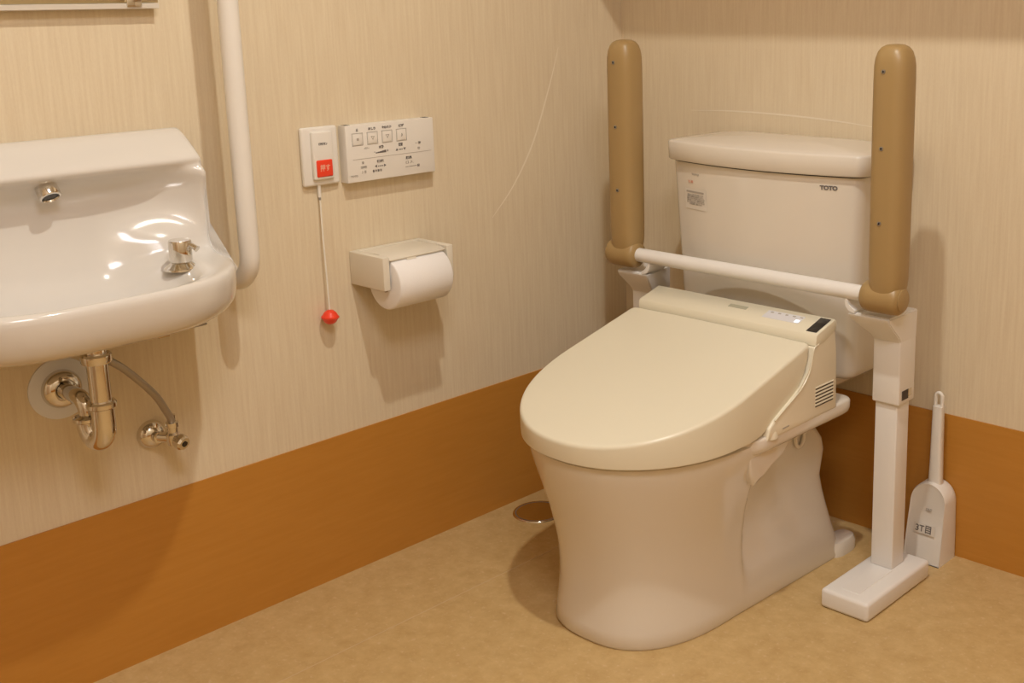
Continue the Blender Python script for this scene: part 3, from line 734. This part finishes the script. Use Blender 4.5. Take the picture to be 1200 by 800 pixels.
bm = bmesh.new(); lathe(bm, [(0.0165, 0.013), (0.0172, 0.015), (0.0172, 0.044), (0.0160, 0.0465), (0.0, 0.0472)], (kx, ky, kz), (0.03, 0, 1), 36); obj('knob_cap', bm, CHROME, kn)
bm = bmesh.new(); tube(bm, catmull([(kx + 0.012, ky + 0.006, kz + 0.040), (kx + 0.020, ky + 0.010, kz + 0.038), (kx + 0.028, ky + 0.014, kz + 0.033)], 4), [0.004] * 8 + [0.0055], 12)
obj('knob_pin', bm, CHROME, kn)
bm = bmesh.new(); lathe(bm, [(0.0, 0.0), (0.018, 0.0), (0.018, 0.003), (0.0, 0.003)], (0.15, YC, 0.642), (0, 0, 1), 28); obj('drain_plug', bm, CHROME, basin)
bm = bmesh.new(); rbox(bm, (0.070, -1.235, 0.590), (0.104, -1.125, 0.5935), 0.001, 1); rbox(bm, (0.070, -1.235, 0.5935), (0.080, -1.225, 0.622), 0.001, 1); rbox(bm, (0.070, -1.135, 0.5935), (0.080, -1.125, 0.632), 0.001, 1)
mbk = obj('mounting_bracket', bm, BRUSHED, basin); mbk['label'] = 'thin grey metal bracket under the basin'
bm = bmesh.new(); rbox(bm, (0.080, -1.212, 0.587), (0.110, -1.192, 0.591), 0.001, 1); obj('bracket_screw', bm, CHROME, mbk)

# ------------------------------------------------------------------ waste trap
TX, TY = 0.118, -1.314
trap = thing('waste_trap', 'chrome U-shaped drain trap below the basin with pipe into the wall', 'drain pipe', (TX, TY, 0.44))
bm = bmesh.new(); lathe(bm, [(0.022, 0.0), (0.0495, 0.0), (0.0495, 0.002), (0.0480, 0.003), (0.022, 0.003), (0.022, 0.0)], (0.0, -1.325, 0.512), (1, 0, 0), 48)
o = obj('wall_plate', bm, PVC, trap); o['label'] = 'flat pale grey ring plate on the wall'
bm = bmesh.new(); lathe(bm, [(0.031, 0.003), (0.0305, 0.008), (0.027, 0.014), (0.021, 0.018), (0.0165, 0.019), (0.0135, 0.017), (0.0135, 0.003), (0.031, 0.003)], (0.0, -1.325, 0.512), (1, 0, 0), 40)
obj('escutcheon', bm, CHROME, trap)
bm = bmesh.new()
tube(bm, [(TX, TY, 0.6205), (TX, TY, 0.505)], 0.0155, 28); obj('tailpiece', bm, CHROME, trap)
bm = bmesh.new(); lathe(bm, [(0.0, 0.0), (0.021, 0.0), (0.0225, 0.003), (0.0225, 0.012), (0.0200, 0.015), (0.0, 0.015)], (TX, TY, 0.5745), (0, 0, 1), 24); obj('slip_nut', bm, CHROME, trap)
bm = bmesh.new(); lathe(bm, [(0.0, 0.0), (0.0200, 0.0), (0.0220, 0.002), (0.0220, 0.008), (0.0195, 0.011), (0.0, 0.011)], (TX, TY, 0.503), (0, 0, 1), 24); obj('slip_nut', bm, CHROME, trap)
bm = bmesh.new(); pth = [(TX, TY, 0.510), (TX, TY, 0.478)]
UX_, UY_ = 0.082, -1.322
for i in range(1, 12):
    a = PI * i / 12; t = (1 - math.cos(a)) / 2
    pth.append((TX + (UX_ - TX) * t, TY + (UY_ - TY) * t, 0.474 - 0.026 * math.sin(a)))
pth += [(UX_, UY_, 0.470), (UX_, UY_, 0.484)]
tube(bm, pth, 0.0172, 28); obj('bend', bm, CHROME, trap)
bm = bmesh.new(); lathe(bm, [(0.0, 0.0), (0.0195, 0.0), (0.022, 0.002), (0.022, 0.007), (0.0190, 0.009), (0.0132, 0.0115), (0.0, 0.0115)], (UX_, UY_, 0.476), (0, 0, 1), 24); obj('slip_nut', bm, CHROME, trap)
bm = bmesh.new(); pth = [(UX_, UY_, 0.478), (UX_, UY_, 0.490)]
for i in range(1, 8):
    a = PI / 2 * i / 7; pth.append((UX_ - 0.020 * (1 - math.cos(a)), UY_ - 0.003 * (i / 7), 0.492 + 0.020 * math.sin(a)))
pth += [(0.0, -1.325, 0.512)]
tube(bm, pth, 0.0128, 24); obj('wall_pipe', bm, CHROME, trap)

# ------------------------------------------------------------------ stop valve with hose
sv = thing('stop_valve', 'small chrome stop valve with flexible grey hose on the wall below the basin', 'water valve', (0.0, -1.197, 0.396))
VY, VZ = -1.190, 0.396; BY = -1.174
bm = bmesh.new(); lathe(bm, [(0.0, 0.0), (0.0245, 0.0), (0.0245, 0.003), (0.021, 0.011), (0.013, 0.017), (0.009, 0.018), (0.009, 0.030), (0.0, 0.030)], (0.0, VY, VZ), (1, 0, 0), 32); tube(bm, [(0.022, VY, VZ), (0.046, BY, VZ)], 0.009, 18); obj('flange', bm, CHROME, sv)
bm = bmesh.new(); lathe(bm, [(0.0, -0.014), (0.0095, -0.012), (0.0115, -0.004), (0.0115, 0.006), (0.0085, 0.010), (0.0085, 0.018), (0.0105, 0.019), (0.0105, 0.027), (0.0070, 0.029), (0.0065, 0.040), (0.0, 0.040)], (0.046, BY, VZ), (0, 0, 1), 24)
lathe(bm, [(0.0095, -0.004), (0.0095, 0.012), (0.0, 0.014)], (0.046, BY, VZ), (0.9, 0.25, -0.3), 24); obj('valve_body', bm, CHROME, sv)
bm = bmesh.new(); lathe(bm, [(0.0, 0.010), (0.0115, 0.010), (0.0130, 0.013), (0.0130, 0.022), (0.0110, 0.026), (0.0, 0.0265)], (0.046, BY, VZ), (0.9, 0.25, -0.3), 10); vh = obj('valve_knob', bm, CHROME, sv, ang=25)
bm = bmesh.new(); lathe(bm, [(0.0, 0.0266), (0.005, 0.0266), (0.005, 0.0275), (0.0, 0.0275)], (0.046, BY, VZ), (0.9, 0.25, -0.3), 16); obj('knob_centre', bm, BLACK, vh)
hp = catmull([(0.108, -1.291, 0.570), (0.104, -1.270, 0.552), (0.094, -1.242, 0.522), (0.080, -1.212, 0.486), (0.062, -1.189, 0.450), (0.050, -1.177, 0.430), (0.046, BY, 0.416)], 7)
bm = bmesh.new(); tube(bm, hp, 0.0060, 14); obj('flexible_hose', bm, HOSE, sv)

# ------------------------------------------------------------------ mirror above the basin
mi = thing('wall_mirror', 'frameless wall mirror above the wash basin', 'mirror', (0.0, YC, 1.10))
bm = bmesh.new(); rbox(bm, (0.012, -1.560, 1.1035), (0.018, -1.110, 1.72), 0.0008, 1); obj('glass', bm, MIRROR, mi)
bm = bmesh.new(); rbox(bm, (0.002, -1.558, 1.0985), (0.012, -1.112, 1.71), 0.0005, 1); obj('backing', bm, ACRYL, mi)
bm = bmesh.new(); rbox(bm, (0.001, -1.560, 1.0945), (0.0200, -1.110, 1.1030), 0.0008, 1); obj('bottom_rail', bm, ACRYL, mi)
for y in (-1.163, -1.531):
    bm = bmesh.new(); rbox(bm, (0.0, y, 1.098), (0.0230, y + 0.024, 1.112), 0.0012, 2); obj('clip', bm, CHROME, mi)
    bm = bmesh.new(); rbox(bm, (0.0, y, 1.712), (0.0230, y + 0.024, 1.726), 0.0012, 2); obj('clip', bm, CHROME, mi)
